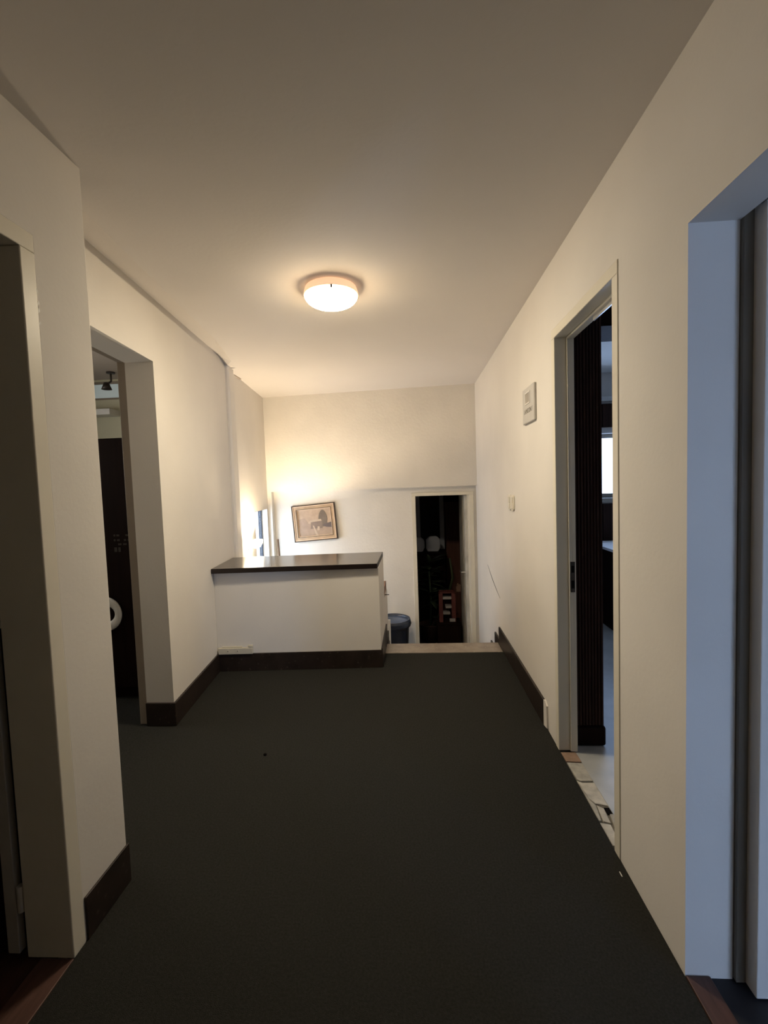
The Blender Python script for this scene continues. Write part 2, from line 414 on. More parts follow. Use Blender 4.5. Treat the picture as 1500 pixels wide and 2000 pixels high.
# open leaf swung into the store room, seen almost edge on
leaf3 = part(MB().prism([(.632, 5.345), (.598, 5.345), (.600, 6.0), (.634, 6.0)], 2, LOW + .01, 1.255), 'door_leaf', mat('white_worn_door', (0.52, 0.50, 0.45), 0.45, .4, var=.25, vscale=7), d3, bevel=.003)
part(MB().tube([(.600, 5.42, 0.345), (.555, 5.42, 0.345), (.548, 5.50, 0.345)], .008), 'lever_handle', MET, leaf3)

# near right opening: lining strip and white casing of the side room door
d4 = sroot('door_4', (0.86, 1.24, 0))
part(MB().box(RX + .128, RX + .152, 1.246, 1.46, 0, 2.60), 'jamb', mat('grey_brown_jamb', (0.20, 0.18, 0.15), .6, .2, var=.1), d4)
part(MB().box(RX + .152, RX + .60, 1.205, 1.46, 0, 2.60), 'casing', WALL, d4, bevel=.003)
part(MB().box(RX + .128, RX + .60, 0.30, 1.22, 2.055, 2.60), 'lintel', mat('grey_brown_jamb', (0.20, 0.18, 0.15)), d4)

# frame of the left room opening (brownish, set behind the plaster reveal)
d5 = sroot('door_5', (leftx(2.2) - .2, 2.2, 0))
BRF = mat('brown_grey_frame', (0.30, 0.25, 0.20), .6, .25, var=.06)
part(MB().box(-.222, -.171, 2.628, 2.70, 0, 2.20).map(shear_l), 'jamb', BRF, d5, bevel=.003)
part(MB().box(-.222, -.171, 1.64, 1.715, 0, 2.20).map(shear_l), 'jamb', BRF, d5, bevel=.003)
part(MB().box(-.222, -.171, 1.715, 2.70, 2.165, 2.23).map(shear_l), 'lintel', BRF, d5, bevel=.003)

# ------------------------------------------------------------------ stone skirting
m = MB().box(RX - .014, RX, 2.612, 3.955, 0, .150)
o = struct(m.obj('baseboard_right', STONE, bevel=.002))
EDG = [3.98, 4.195, 4.415, 4.635, 4.855]
RIS = -LOW / 5
def stair_skirt(x0, x1, parent, ends):
    for k in range(4):
        z = -(k + 1) * RIS
        y0 = ends[k]; y1 = ends[k + 1]
        part(MB().box(x0, x1, y0, y1, z - .05, z + .196), 'skirting_piece', STONE, parent, bevel=.001)
stair_skirt(RX - .014, RX, o, [3.955, 4.16, 4.385, 4.605, 4.83])
part(MB().box(RX - .014, RX, 4.83, 5.23, LOW, LOW + .14), 'skirting_piece', STONE, o)
# broken white plaster end of the skirting by the office door
part(MB().prism([(2.548, 0.012), (2.612, 0.0), (2.612, .150), (2.585, .155), (2.556, .136)], 0, RX - .010, RX), 'plaster_end', WALL, o)
m = MB().box(LX, LX + .007, 1.312, 1.536, 0, .140)
struct(m.obj('baseboard_left_near', STONE, bevel=.002))
m = MB().box(0, .014, 2.61, 3.47, 0, .140).box(-.17, .014, 2.605, 2.62, 0, .140).map(shear_l)
struct(m.obj('baseboard_left', STONE, bevel=.002))
m = MB().box(-1.6, -0.02, .078, .09, LOW, LOW + .14).map(shear_b)
struct(m.obj('baseboard_back', STONE))

# ------------------------------------------------------------------ stairs
st = thing('stair_flight', (0.22, 3.76, 0), 'short stone stair flight going down between counter and right wall', 'stairs')
part(MB().box(-.259, RX - .015, 3.762, 3.985, -.05, 0.004), 'landing_slab', STONE2, st, bevel=.004)
part(MB().box(-.259, RX - .015, 3.80, 3.955, LOW + .001, -.052), 'riser_block', STONE2, st)
for k in range(4):
    z = -(k + 1) * RIS
    part(MB().box(-.259, RX - .015, EDG[k] - .03, EDG[k + 1], z - .04, z), 'tread', STONE2, st, bevel=.004)
    part(MB().box(-.259, RX - .015, EDG[k] - .03, EDG[k + 1] - .025, LOW + .001, z - .042), 'riser_block', STONE2, st)

# ------------------------------------------------------------------ counter
FYL, FYR = 3.425, 3.478          # front face y at left / right end
cl = leftx(3.45)
ct = thing('reception_counter', (-0.9, 3.75, 0), 'cream plastered counter with glossy dark brown top at the stair head', 'counter')
m = MB().prism([(cl + .002, FYL), (-.272, FYR), (-.272, 4.04), (leftx(4.0) + .005, 3.98)], 2, LOW + .001, .772)
part(m, 'counter_body', WALL, ct, bevel=.003)
m = MB()
poly = [(leftx(3.37) + .002, 3.372), (-.281, 3.446), (-.276, 4.05), (leftx(3.93) + .002, 3.93)]
m.prism(poly, 2, .774, .812)
top = part(m, 'worktop', TOPM, ct, bevel=.002)
ins = lambda p, q: (p[0], p[1] - .0022)
m = MB().prism([(poly[0][0], poly[0][1] - .003), (poly[1][0], poly[1][1] - .003), (poly[1][0], poly[1][1]), (poly[0][0], poly[0][1])], 2, .775, .8105)
part(m, 'edge_band', EDGEM, top)
m = MB().prism([(poly[1][0], poly[1][1]), (poly[1][0] + .0025, poly[1][1]), (poly[2][0] + .0025, poly[2][1]), (poly[2][0], poly[2][1])], 2, .775, .8105)
part(m, 'edge_band', EDGEM, top)
m = MB().prism([(cl + .016, FYL - .013), (-.262, FYR - .013), (-.262, FYR - .001), (cl + .016, FYL)], 2, 0, .137)
sk = part(m, 'skirting', STONE, ct, bevel=.002)
part(MB().box(-.272, -.260, FYR - .01, 4.10, 0.0, .147), 'skirting_piece', STONE, ct, bevel=.001)
# low stair cheek wall behind the counter
lw = part(MB().box(-.372, -.272, 4.042, 4.46, LOW + .001, .385), 'cheek_wall', WALL, ct, bevel=.003)
for k, (y0, y1, z0, z1) in enumerate([(4.102, 4.33, -.155, .012), (4.332, 4.455, -.31, -.13)]):
    part(MB().box(-.272, -.260, y0, y1, z0, z1), 'skirting_piece', STONE, ct)

lt = thing('gate_latch', (-.30, 4.25, .386), 'small brown wooden block with a thin bolt on the stair cheek wall', 'latch')
part(MB().box(-.355, -.278, 4.12, 4.44, .386, .470), 'block', mat('brown_pine', (0.26, 0.15, 0.10), .6, .3, var=.2, vscale=8), lt, bevel=.003)
part(MB().tube([(-.276, 4.15, .402), (-.236, 4.15, .402)], .004), 'bolt', DMET, lt)

STRIP = mat('yellowed_plastic', (.56, .52, .43), .5, .3, var=.04)
os_ = thing('power_strip', (-1.40, 3.42, .137), 'white power strip with sockets on the skirting at the counter foot', 'power strip')
fy = lambda x: FYL + (x - cl) / (-.272 - cl) * (FYR - FYL)
shf = lambda x, y, z: (x, y + fy(x), z)
hs = part(MB().box(-1.528, -1.262, -.0265, -.0005, .1375, .186).map(shf), 'housing', STRIP, os_, bevel=.004)
for x in (-1.455, -1.38):
    part(MB().lathe([(0, -.0275), (.013, -.0275), (.015, -.026), (.015, -.02)], (x, fy(x), .162), 20, axis='y'), 'socket', STRIP, hs)
    part(MB().lathe([(0, -.0285), (.003, -.0285), (.003, -.026)], (x + .003, fy(x), .163), 8, axis='y'), 'pin_hole', BLACKM, hs)
part(MB().box(-1.295, -1.262, -.024, 0, .1865, .203).map(shf), 'cord_outlet', STRIP, os_, bevel=.003)
part(MB().box(-1.50, -1.345, -.012, 0, .1865, .194).map(shf), 'cover_ridge', STRIP, os_, bevel=.002)

# ------------------------------------------------------------------ ceiling lamp
CX, CY, CZ = -.405, 2.545, H
cl_ = thing('ceiling_lamp', (CX, CY, CZ), 'lit round glass dome lamp fixed to the middle of the ceiling', 'ceiling lamp')
part(MB().lathe([(0, -.001), (.128, -.001), (.138, -.006), (.146, -.030), (.149, -.044), (.143, -.046), (.125, -.040), (0, -.038)], (CX, CY, CZ), 56),
     'base_ring', mat('lit_peach_glass', (0.80, 0.58, 0.40), .4, .4, emit=(1, .62, .36), estr=.75), cl_, smooth=True)
dm = bpy.data.materials.new('lit_opal_glass'); dm.use_nodes = True
nt = dm.node_tree; b = nt.nodes['Principled BSDF']; b.inputs['Base Color'].default_value = (.8, .7, .55, 1)
tc = nt.nodes.new('ShaderNodeTexCoord'); ln = nt.nodes.new('ShaderNodeVectorMath'); ln.operation = 'LENGTH'
sep = nt.nodes.new('ShaderNodeVectorMath'); sep.operation = 'MULTIPLY'; sep.inputs[1].default_value = (1, 1, 0)
nt.links.new(tc.outputs['Object'], sep.inputs[0]); nt.links.new(sep.outputs[0], ln.inputs[0])
rp = nt.nodes.new('ShaderNodeValToRGB'); rp.color_ramp.elements[0].position = .06; rp.color_ramp.elements[1].position = .143
rp.color_ramp.elements[0].color = (1, .885, .69, 1); rp.color_ramp.elements[1].color = (.17, .115, .06, 1)
e = rp.color_ramp.elements.new(.118); e.color = (.80, .67, .47, 1)
nt.links.new(ln.outputs['Value'], rp.inputs[0]); nt.links.new(rp.outputs[0], b.inputs['Emission Color'])
b.inputs['Emission Strength'].default_value = LAMP_STRENGTH
prof = [(.1435, -.042)] + [(.1435 * math.cos(t), -.046 - .062 * math.sin(t)) for t in [i * math.pi / 2 / 14 for i in range(15)]]
prof[-1] = (0.0005, prof[-1][1])
dome = MB().lathe(prof, (0, 0, 0), 56).obj('glass_dome', dm, None, smooth=True)
dome.parent = cl_
for a in (35, 160, 280):
    a = math.radians(a); c, s_ = math.cos(a), math.sin(a)
    mm = MB().box(.128, .1475, -.005, .005, -.060, -.042).map(lambda x, y, z: (CX + x * c - y * s_, CY + x * s_ + y * c, CZ + z))
    part(mm, 'clip', DMET, cl_, bevel=.001)

# ------------------------------------------------------------------ wall lamp
ly = 4.47; lx = leftx(ly) ; lz = .90
wl = thing('wall_lamp', (lx, ly, lz), 'small lit bowl wall lamp beside the window behind the counter', 'wall lamp')
part(MB().lathe([(0, .014), (.042, .014), (.048, .008), (.05, 0), (0, 0)], (lx, ly, lz - .05), 28, axis='x'), 'back_plate', WHITEP, wl, smooth=True)
part(MB().tube([(lx + .01, ly, lz - .05), (lx + .045, ly, lz - .056), (lx + .075, ly, lz - .068)], .007), 'arm', DMET, wl, smooth=True)
part(MB().lathe([(.012, -.080), (.045, -.066), (.064, -.036), (.070, .0), (.067, .0), (.060, -.034), (.042, -.061), (.010, -.074)], (lx + .074, ly, lz), 36),
     'bowl_shade', mat('lit_opal_bowl', (.85, .78, .66), .5, .3, emit=(1, .84, .60), estr=55.0), wl, smooth=True)
part(MB().lathe([(.0005, -.014), (.012, -.010), (.017, .0), (.012, .010), (.0005, .014)], (lx + .074, ly, lz - .055), 20),
     'bulb', mat('lit_bulb', (1, .9, .7), .5, .3, emit=(1, .80, .52), estr=30), wl, smooth=True)
pl = bpy.data.lights.new('wall_lamp_glow', 'POINT'); pl.energy = 75.0; pl.color = (1, .80, .55); pl.shadow_soft_size = .01
po = bpy.data.objects.new('wall_lamp_glow', pl); COL.objects.link(po); po.location = (lx + .074, ly, lz - .030)

# ------------------------------------------------------------------ picture
pr = bpy.data.objects.new('picture', None); COL.objects.link(pr)
pxc = -1.172
pr.location = (pxc, YB(pxc) - .012, .985)
pr.rotation_euler = (math.radians(-2.0), math.radians(-4.4), math.atan(-.0984))
bpy.context.view_layer.update()
tag(pr, 'tilted framed landscape picture hanging on the back wall above the counter', 'picture')
W2, H2 = .268, .219
def ring(a, b, c, d, y0, y1):
    m = MB()
    m.prism([(-a, -b), (a, -b), (c, -d), (-c, -d)], 1, y0, y1).prism([(-a, b), (a, b), (c, d), (-c, d)], 1, y0, y1)
    m.prism([(-a, -b), (-a, b), (-c, d), (-c, -d)], 1, y0, y1).prism([(a, -b), (a, b), (c, d), (c, -d)], 1, y0, y1)
    return m
GOLD = mat('aged_gold_moulding', (0.42, 0.29, 0.18), .45, .4, var=.12, vscale=14)
GOLDL = mat('pale_gilt_edge', (0.70, 0.52, 0.36), .4, .4, var=.08, vscale=14)
FRD = mat('dark_brown_frame', (0.035, 0.018, 0.011), .45, .3, var=.2, vscale=14)
ring(W2, H2, W2 - .012, H2 - .012, -.022, .010).obj('outer_frame', FRD, pr)
ring(W2 - .012, H2 - .012, W2 - .021, H2 - .021, -.018, .010).obj('gilt_edge', GOLDL, pr)
ring(W2 - .021, H2 - .021, W2 - .050, H2 - .050, -.010, .010).obj('moulding', GOLD, pr)
ring(W2 - .050, H2 - .050, W2 - .055, H2 - .055, -.014, .010).obj('inner_bead', FRD, pr)
ring(W2 - .055, H2 - .055, W2 - .062, H2 - .062, -.006, .010).obj('slip', GOLDL, pr)
def pm(n, c): return mat('print_' + n, c, .7, .2, var=.10, vscale=16)
pc = [pm('sky', (.45, .33, .235)), pm('haze', (.36, .265, .20)), pm('tree', (.17, .135, .105)), pm('house', (.22, .165, .13)),
      pm('path', (.48, .37, .27)), pm('shrub', (.13, .105, .10)), pm('ground', (.36, .265, .195))]
m = MB(); a, b = W2 - .061, H2 - .061
def flat(pts, k, lay): m.add([(x, .006 - .0006 * lay, z) for x, z in pts], [tuple(range(len(pts)))], k)
flat([(-a, -b), (a, -b), (a, b), (-a, b)], 0, 0)
flat([(-a, -b), (a, -b), (a, -.05), (.06, -.03), (-a, .0)], 6, 1)
flat([(-a, -.12), (-.10, -.12), (-.07, -.02), (-.12, .06), (-a, .05)], 1, 2)
flat([(.105 + .055 * math.cos(t) * (1 - .25 * math.sin(t)), .055 + .088 * math.sin(t)) for t in [i * math.pi / 10 for i in range(20)]], 2, 3)
flat([(.085, -.06), (.16, -.06), (.15, .03), (.09, .03)], 2, 4)
flat([(-.06, -.075), (.09, -.075), (.09, .02), (-.045, .022)], 3, 5)
flat([(-.09, -.01), (-.05, .03), (.08, .035), (.085, .012), (-.05, .004)], 4, 6)
flat([(.0, -b), (.03, -b), (-.015, -.04), (-.03, -.035)], 4, 6)
flat([(.02, -.10), (.05, -.10), (.055, -.055), (.03, -.05)], 4, 7)
flat([(.09, -.035), (a, -.008), (a, -.075), (.13, -.065)], 5, 7)
flat([(-a, -.125), (-.13, -.125), (-.10, -.06), (-a, -.05)], 1, 7)
m.obj('landscape_print', pc, pr)

# ------------------------------------------------------------------ plates on the right wall
def text_mesh(txt, size, m_, parent, loc, rot, name):
    cu = bpy.data.curves.new(name, 'FONT'); cu.body = txt; cu.size = size; cu.extrude = .0004
    cu.align_x = 'CENTER'; cu.align_y = 'CENTER'
    t = bpy.data.objects.new(name, cu); COL.objects.link(t)
    bpy.context.view_layer.update()
    me = bpy.data.meshes.new_from_object(t.evaluated_get(bpy.context.evaluated_depsgraph_get()))
    bpy.data.objects.remove(t)
    me.materials.clear(); me.materials.append(m_)
    o = bpy.data.objects.new(name, me); COL.objects.link(o)
    o.location = loc; o.rotation_euler = rot
    bpy.context.view_layer.update()
    o.parent = parent; o.matrix_parent_inverse = parent.matrix_world.inverted()
    return o
ip = thing('intercom_panel', (RX, 2.83, 1.745), 'pale grey intercom panel with small window on the right wall', 'intercom')
PALE = mat('pale_grey_panel', (.52, .50, .47), .45, .4, var=.03, vscale=12)
bd = part(MB().box(RX - .016, RX, 2.70, 2.965, 1.745, 1.958), 'panel_body', PALE, ip, bevel=.006, seg=3)
part(ring(.054, .036, .046, .028, -.002, .002).map(lambda x, y, z: (RX - .017 + y, 2.838 + x, 1.892 + z)), 'window_bezel', WHITEP, bd)
part(MB().box(RX - .0172, RX - .0155, 2.792, 2.884, 1.864, 1.920), 'display_window', GREYP, bd)
text_mesh('I AMCON /', .040, mat('grey_lettering', (.20, .18, .155), .6, .2), bd, (RX - .0166, 2.828, 1.815), (math.pi / 2, 0, -math.pi / 2), 'lettering')
sw = thing('light_switch', (RX, 3.395, 1.185), 'cream double light switch on the right wall above the stairs', 'switch')
for y0, y1 in ((3.30, 3.392), (3.398, 3.49)):
    pb = part(MB().prism([(y0, 1.20), (y0 + .018, 1.186), (y1 - .018, 1.186), (y1, 1.20), (y1, 1.288), (y1 - .014, 1.299), (y0 + .014, 1.299), (y0, 1.288)], 0, RX - .010, RX), 'plate', CREAM, sw, bevel=.002)
    part(MB().box(RX - .016, RX - .009, y0 + .022, y1 - .022, 1.243, 1.285), 'rocker', CREAM, pb, bevel=.003)
    part(MB().box(RX - .014, RX - .009, y0 + .022, y1 - .022, 1.200, 1.239), 'rocker', CREAM, pb, bevel=.003)
# pencil scratch on the plaster over the stairs
pts = [(RX - .0006, 4.55, .585), (RX - .0006, 4.30, .50), (RX - .0006, 4.08, .44), (RX - .0006, 3.93, .405)]
sc_ = MB().tube(pts, [.0012, .0035, .003, .001], 6).obj('scratch_mark', DMET)
sc_.parent = bpy.data.objects['wall_right']

# ------------------------------------------------------------------ office door threshold
th = thing('door_threshold', (RX + .04, 2.03, 0), 'worn broken pale threshold at the office door between carpet and floor', 'threshold')
part(MB().box(RX - .002, .802, 1.70, 2.37, -.06, -.012), 'bed', mat('grey_mortar', (.17, .155, .13), .9, .1, var=.3, vscale=25, bump=.5, bscale=60), th)
TP = [mat('threshold_stone_%s' % n, c, .75, .2, var=.22, vscale=22, bump=.3, bscale=70) for n, c in (('pale', (.50, .47, .41)), ('grey', (.40, .38, .33)), ('brown', (.30, .20, .14)))]
pieces = [([(.724, 2.345), (.800, 2.345), (.800, 2.262), (.726, 2.268)], 2), ([(.727, 2.262), (.801, 2.256), (.801, 2.120), (.745, 2.118), (.729, 2.13)], 1),
          ([(.727, 2.123), (.748, 2.108), (.801, 2.108), (.801, 1.955), (.752, 1.97), (.738, 2.00)], 0),
          ([(.726, 2.10), (.736, 1.985), (.748, 1.95), (.735, 1.86), (.725, 1.86)], 1), ([(.752, 1.955), (.775, 1.935), (.768, 1.85), (.742, 1.86)], 0),
          ([(.726, 1.855), (.765, 1.845), (.758, 1.73), (.727, 1.735)], 0), ([(.784, 1.90), (.801, 1.90), (.801, 1.73), (.772, 1.73), (.775, 1.83)], 1)]
for i, (p, k) in enumerate(pieces):
    part(MB().prism(p, 2, -.02, -.002 - .002 * (i % 3)), 'stone_piece', TP[k], th, bevel=.002)
part(MB().box(.778, .800, 1.905, 1.945, -.0125, -.008), 'missing_patch', BLACKM, th)

# wooden thresholds of the two near doors
tag(MB().prism([(LX - .10, .42), (LX + .004, .42), (LX + .004, 1.252), (LX - .10, 1.252)], 2, -.01, .004).obj('wooden_threshold', THRESH, bevel=.002),
    'red brown wooden threshold strip at the near left door', 'threshold')
tag(MB().prism([(RX + .001, .51), (RX + .066, .51), (RX + .066, 1.258), (RX + .001, 1.258)], 2, -.05, .003).obj('wooden_threshold', THRESH, bevel=.002),
    'red brown wooden threshold strip at the near right opening', 'threshold')

# ------------------------------------------------------------------ lower hall things
bn = thing('trash_bin', (-.262, 5.06, LOW), 'blue plastic trash bin on the lower floor beside the far door', 'bin')
R0, ZT = .196, -.085
part(MB().lathe([(0, LOW), (.150, LOW), (.156, LOW + .012), (.186, ZT - .09), (.190, ZT - .085), (.182, ZT - .085), (.150, LOW + .03), (0, LOW + .03)], (-.262, 5.06, 0), 44),
     'bin_body', BLUE, bn, smooth=True)
part(MB().lathe([(.190, ZT - .085), (.204, ZT - .08), (.212, ZT - .055), (.206, ZT - .03), (.200, ZT), (.190, ZT), (.184, ZT - .03), (.178, ZT - .085)], (-.262, 5.06, 0), 44), 'rim', BLUE, bn, smooth=True)
part(MB().lathe([(.0005, ZT - .075), (.10, ZT - .07), (.168, ZT - .045), (.183, ZT - .02), (.186, ZT - .028), (.17, ZT - .056), (.10, ZT - .082), (.0005, ZT - .088)], (-.262, 5.06, 0), 44),
     'sunken_lid', mat('light_blue_plastic', (.07, .09, .14), .25, .5, var=.15, vscale=6), bn, smooth=True)
bo = tag(MB().box(-.345, -.268, 4.78, 4.805, LOW + .001, -.02).obj('white_board', WHITEP, bevel=.003), 'narrow white board standing upright between bin and stair cheek wall', 'board')
bp_ = thing('broom', (-1.60, 5.33, LOW), 'broom leaning in the back corner with only its stick end above the counter', 'broom')
part(MB().tube([(-1.47, 5.12, LOW + .10), (-1.615, 5.39, .80)], .013, 10), 'stick', mat('brown_stick', (.14, .09, .055), .6, .3, var=.2), bp_, smooth=True)
part(MB().box(-1.62, -1.32, 5.09, 5.15, LOW + .06, LOW + .115), 'head', DWOOD, bp_, bevel=.008)
part(MB().prism([(-1.63, LOW + .001), (-1.31, LOW + .001), (-1.325, LOW + .062), (-1.615, LOW + .062)], 1, 5.085, 5.155), 'bristles', DWOOD, bp_)

# ------------------------------------------------------------------ office through the right door
cb = thing('office_bookcase', (.89, 2.55, 0), 'dark wood bookcase side with grooves just inside the office door', 'bookcase')
part(MB().box(.818, .966, 2.41, 3.25, .104, 2.30), 'carcass', DWOOD, cb, bevel=.003)
for i in range(9):
    x = .826 + i * .0158
    part(MB().box(x, x + .0115, 2.402, 2.411, .108, 2.29), 'slat', DWOOD, cb, bevel=.002, seg=1)
part(MB().box(.818, .974, 2.395, 3.26, 0.0, .103), 'plinth', DWOOD2, cb, bevel=.012, seg=3)
part(MB().box(.818, .974, 2.398, 3.26, 2.301, 2.335), 'top_board', DWOOD2, cb, bevel=.004)
dk = thing('office_desk', (2.0, 4.45, 0), 'white topped desk with dark panels under the office window', 'desk')
part(MB().box(1.765, 2.95, 4.12, 4.80, .735, .76), 'desk_top', mat('white_desk_top', (.80, .80, .80), .25, .5, var=.02), dk, bevel=.003)
for x in (1.80, 2.88):
    part(MB().box(x, x + .03, 4.16, 4.76, 0.0, .734), 'side_panel', DWOOD2, dk, bevel=.002)
part(MB().box(1.831, 2.879, 4.72, 4.74, .25, .734), 'back_panel', DWOOD2, dk)
dw = part(MB().box(1.84, 2.28, 4.18, 4.70, .06, .733), 'drawer_unit', DWOOD2, dk, bevel=.002)
for z in (.08, .30, .52):
    part(MB().box(1.85, 2.27, 4.168, 4.181, z, z + .20), 'drawer_front', DWOOD, dw, bevel=.003)
wp = sroot('trim_2', (2.1, 4.94, 0))
for i in range(14):
    x = .83 + i * .165
    z1 = 1.13
    part(MB().box(x, x + .158, 4.925, 4.949, 0.0, z1), 'panel_board', DWOOD, wp, bevel=.003)
    part(MB().box(x, x + .158, 4.925, 4.949, 1.92, 2.16), 'panel_board', DWOOD, wp, bevel=.003)
part(MB().box(.83, 1.29, 4.925, 4.949, 1.14, 1.915), 'panel_board', DWOOD, wp)
cr = thing('curtain_rail', (2.1, 4.90, 2.17), 'pale curtain rail over the office window', 'curtain rail')
part(MB().box(1.20, 3.05, 4.86, 4.90, 2.175, 2.225), 'rail', MET, cr, bevel=.004)
for x in (1.3, 2.1, 2.9): part(MB().box(x, x + .03, 4.90, 4.949, 2.18, 2.215), 'bracket', DMET, cr)
struct(MB().box(.82, 3.14, 3.00, 3.34, 2.34, 2.479).obj('trim_3', DWOOD2))

# ------------------------------------------------------------------ left room through its opening
cu = thing('dark_cupboard', (-2.2, 3.3, 0), 'tall black brown cupboard in the left room behind the opening', 'cupboard')
part(MB().box(-2.75, -1.885, 2.98, 3.40, .07, 1.775), 'carcass', DWOOD2, cu, bevel=.004)
for x0, x1, kx in ((-2.74, -2.32, -2.35), (-2.315, -1.892, -2.28)):
    dr = part(MB().box(x0, x1, 2.962, 2.981, .08, 1.765), 'door', DWOOD2, cu, bevel=.003)
    part(MB().lathe([(.0005, -.02), (.012, -.018), (.012, -.008), (.006, 0)], (kx, 2.962, .95), 16, axis='y'), 'knob', DMET, dr)
part(MB().box(-2.73, -1.90, 3.0, 3.38, 0, .069), 'plinth', DWOOD2, cu)
LET = mat('faded_lettering', (.05, .042, .036), .8, .1, var=.2)
m = MB()
rnd = random.Random(3)
for r_, z in enumerate((1.128, 1.096, 1.068, 1.036)):
    x = -2.005
    while x < -1.905:
        wd = rnd.uniform(.010, .026)
        hh = .009 if r_ != 3 else .022
        if rnd.random() < .75: m.box(x, min(x + wd, -1.90), 2.9600, 2.9625, z - hh, z + hh * .4)
        x += wd + rnd.uniform(.004, .012)
part(m, 'faded_sign', LET, cu)
rg = thing('white_ring', (-1.99, 2.945, .50), 'white plastic ring with oval hole hanging before the dark cupboard', 'ring')
m = MB(); n = 40; vs = []; fs = []
for i in range(n):
    t = 2 * math.pi * i / n; c, s_ = math.cos(t), math.sin(t)
    for ro, rz, yy in ((.065, .056, .0), (.076, .070, -.010), (.100, .103, -.012), (.112, .116, -.004), (.112, .116, .006), (.065, .056, .008)):
        vs.append((-2.082 + ro * 1.0 * c, 2.938 + yy, .598 + rz * s_))
for i in range(n):
    for k in range(6):
        fs.append((i * 6 + k, ((i + 1) % n) * 6 + k, ((i + 1) % n) * 6 + (k + 1) % 6, i * 6 + (k + 1) % 6))
m.add(vs, fs)
part(m, 'ring_body', WHITEP, rg, smooth=True)
part(MB().tube([(-2.082, 2.945, .712), (-2.082, 2.955, .74)], .004), 'hook', DMET, rg)
tr = sroot('window_5', (-3.0, 4.25, 2.28))
part(MB().box(-3.4, -2.69, 4.215, 4.25, 2.285, 2.305).box(-3.4, -2.69, 4.215, 4.25, 2.435, 2.455).box(-2.71, -2.69, 4.215, 4.25, 2.305, 2.435), 'window_frame', BRF, tr)
part(MB().box(-3.4, -2.71, 4.235, 4.240, 2.305, 2.435), 'pane', mat('lit_frosted_transom', (.5, .55, .55), .5, .3, emit=(.62, .72, .70), estr=.20), tr)
sf = tag(MB().box(-3.2, -2.70, 4.05, 4.199, 2.125, 2.178).obj('wall_shelf', WHITEP, bevel=.004), 'white wall shelf high in the left room under the transom window', 'shelf')
spt = thing('spot_lamp', (-2.60, 3.95, 2.46), 'small dark spot lamp on the ceiling of the left room', 'lamp')
part(MB().lathe([(0, 0), (.035, 0), (.035, -.012), (0, -.014)], (-2.60, 3.95, 2.469), 20), 'ceiling_rose', DMET, spt)
part(MB().tube([(-2.60, 3.95, 2.456), (-2.60, 3.95, 2.39), (-2.62, 3.93, 2.365)], .008), 'stem', DMET, spt)
part(MB().lathe([(.0005, .03), (.02, .028), (.03, .0), (.042, -.03), (.036, -.03), (.0005, .01)], (-2.625, 3.92, 2.345), 20), 'shade', DMET, spt, smooth=True)
# added bulb pendant, unseen behind the pier, to light the left room
pb_ = thing('added_bulb', (-2.15, 2.15, 2.47), 'added bare pendant bulb, unseen behind the pier, lighting the left room', 'lamp')
part(MB().tube([(-2.15, 2.15, 2.469), (-2.15, 2.15, 2.22)], .004), 'cord', DMET, pb_)
part(MB().lathe([(.0005, -.05), (.022, -.04), (.03, -.015), (.02, .02), (.014, .04), (.0005, .045)], (-2.15, 2.15, 2.18), 20), 'bulb', mat('added_bulb_glow', (.9, .8, .6), .5, .3, emit=(1, .80, .55), estr=10), pb_, smooth=True)

# ------------------------------------------------------------------ store room behind the far door
wr = thing('wardrobe', (.92, 7.5, LOW), 'red brown wardrobe in the dark store room behind the far door', 'wardrobe')
RB = mat('red_brown_wood', (.16, .07, .05), .5, .3, var=.2, vscale=5, stretch=(8, 8, .6))
part(MB().box(.505, 1.3, 7.2, 7.75, LOW, 1.11), 'carcass', RB, wr, bevel=.004)
part(MB().box(.515, .895, 7.18, 7.2, LOW + .06, 1.10), 'door', RB, wr, bevel=.003)
part(MB().box(.905, 1.29, 7.18, 7.2, LOW + .06, 1.10), 'door', RB, wr, bevel=.003)
part(MB().box(.49, 1.34, 7.15, 7.78, 1.111, 1.17), 'cornice', DWOOD2, wr, bevel=.006)
GRY = mat('grey_fabric', (.42, .44, .50), .9, .1, var=.08)
tag(MB().box(.062, .113, 7.05, 7.09, LOW, 1.50).obj('grey_board', GRY, bevel=.003), 'tall grey board at the left of the dark store room', 'board')
tag(MB().prism([(.405, LOW + .25), (.475, LOW + .25), (.472, 1.45), (.41, 1.45)], 1, 7.02, 7.06).obj('hanging_curtain', GRY), 'dim grey curtain strip hanging beside the wardrobe in the store room', 'curtain')
sb = thing('sideboard', (.2, 6.75, LOW), 'low black sideboard under two grey cushions in the store room', 'sideboard')
part(MB().box(-.35, .44, 6.50, 6.85, LOW + .06, .400), 'carcass', DWOOD2, sb, bevel=.004)
part(MB().box(-.37, .46, 6.48, 6.87, .401, .425), 'top_board', DWOOD2, sb, bevel=.003)
for x0, x1 in ((-.34, .04), (.05, .43)): part(MB().box(x0, x1, 6.486, 6.50, LOW + .08, .39), 'door', DWOOD2, sb, bevel=.003)
part(MB().box(-.33, .42, 6.53, 6.82, LOW, LOW + .059), 'plinth', DWOOD2, sb)
def cushion(x0, x1, z1, label):
    y = 6.58; c = .05; z0 = .426
    m = MB().prism([(x0 + .02, z0), (x1 - .03, z0), (x1, z0 + .06), (x1, z1 - c), (x1 - c, z1), (x0 + c, z1), (x0, z1 - c), (x0, z0 + .05)], 1, y, y + .07)
    return tag(m.obj('cushion', GRY, bevel=.02, seg=3), label, 'cushion', 'grey cushions on the sideboard')
cushion(-.05, .160, .640, 'grey cushion on the sideboard half hidden by the far door frame')
cushion(.180, .385, .650, 'grey cushion on the sideboard nearer the wardrobe')
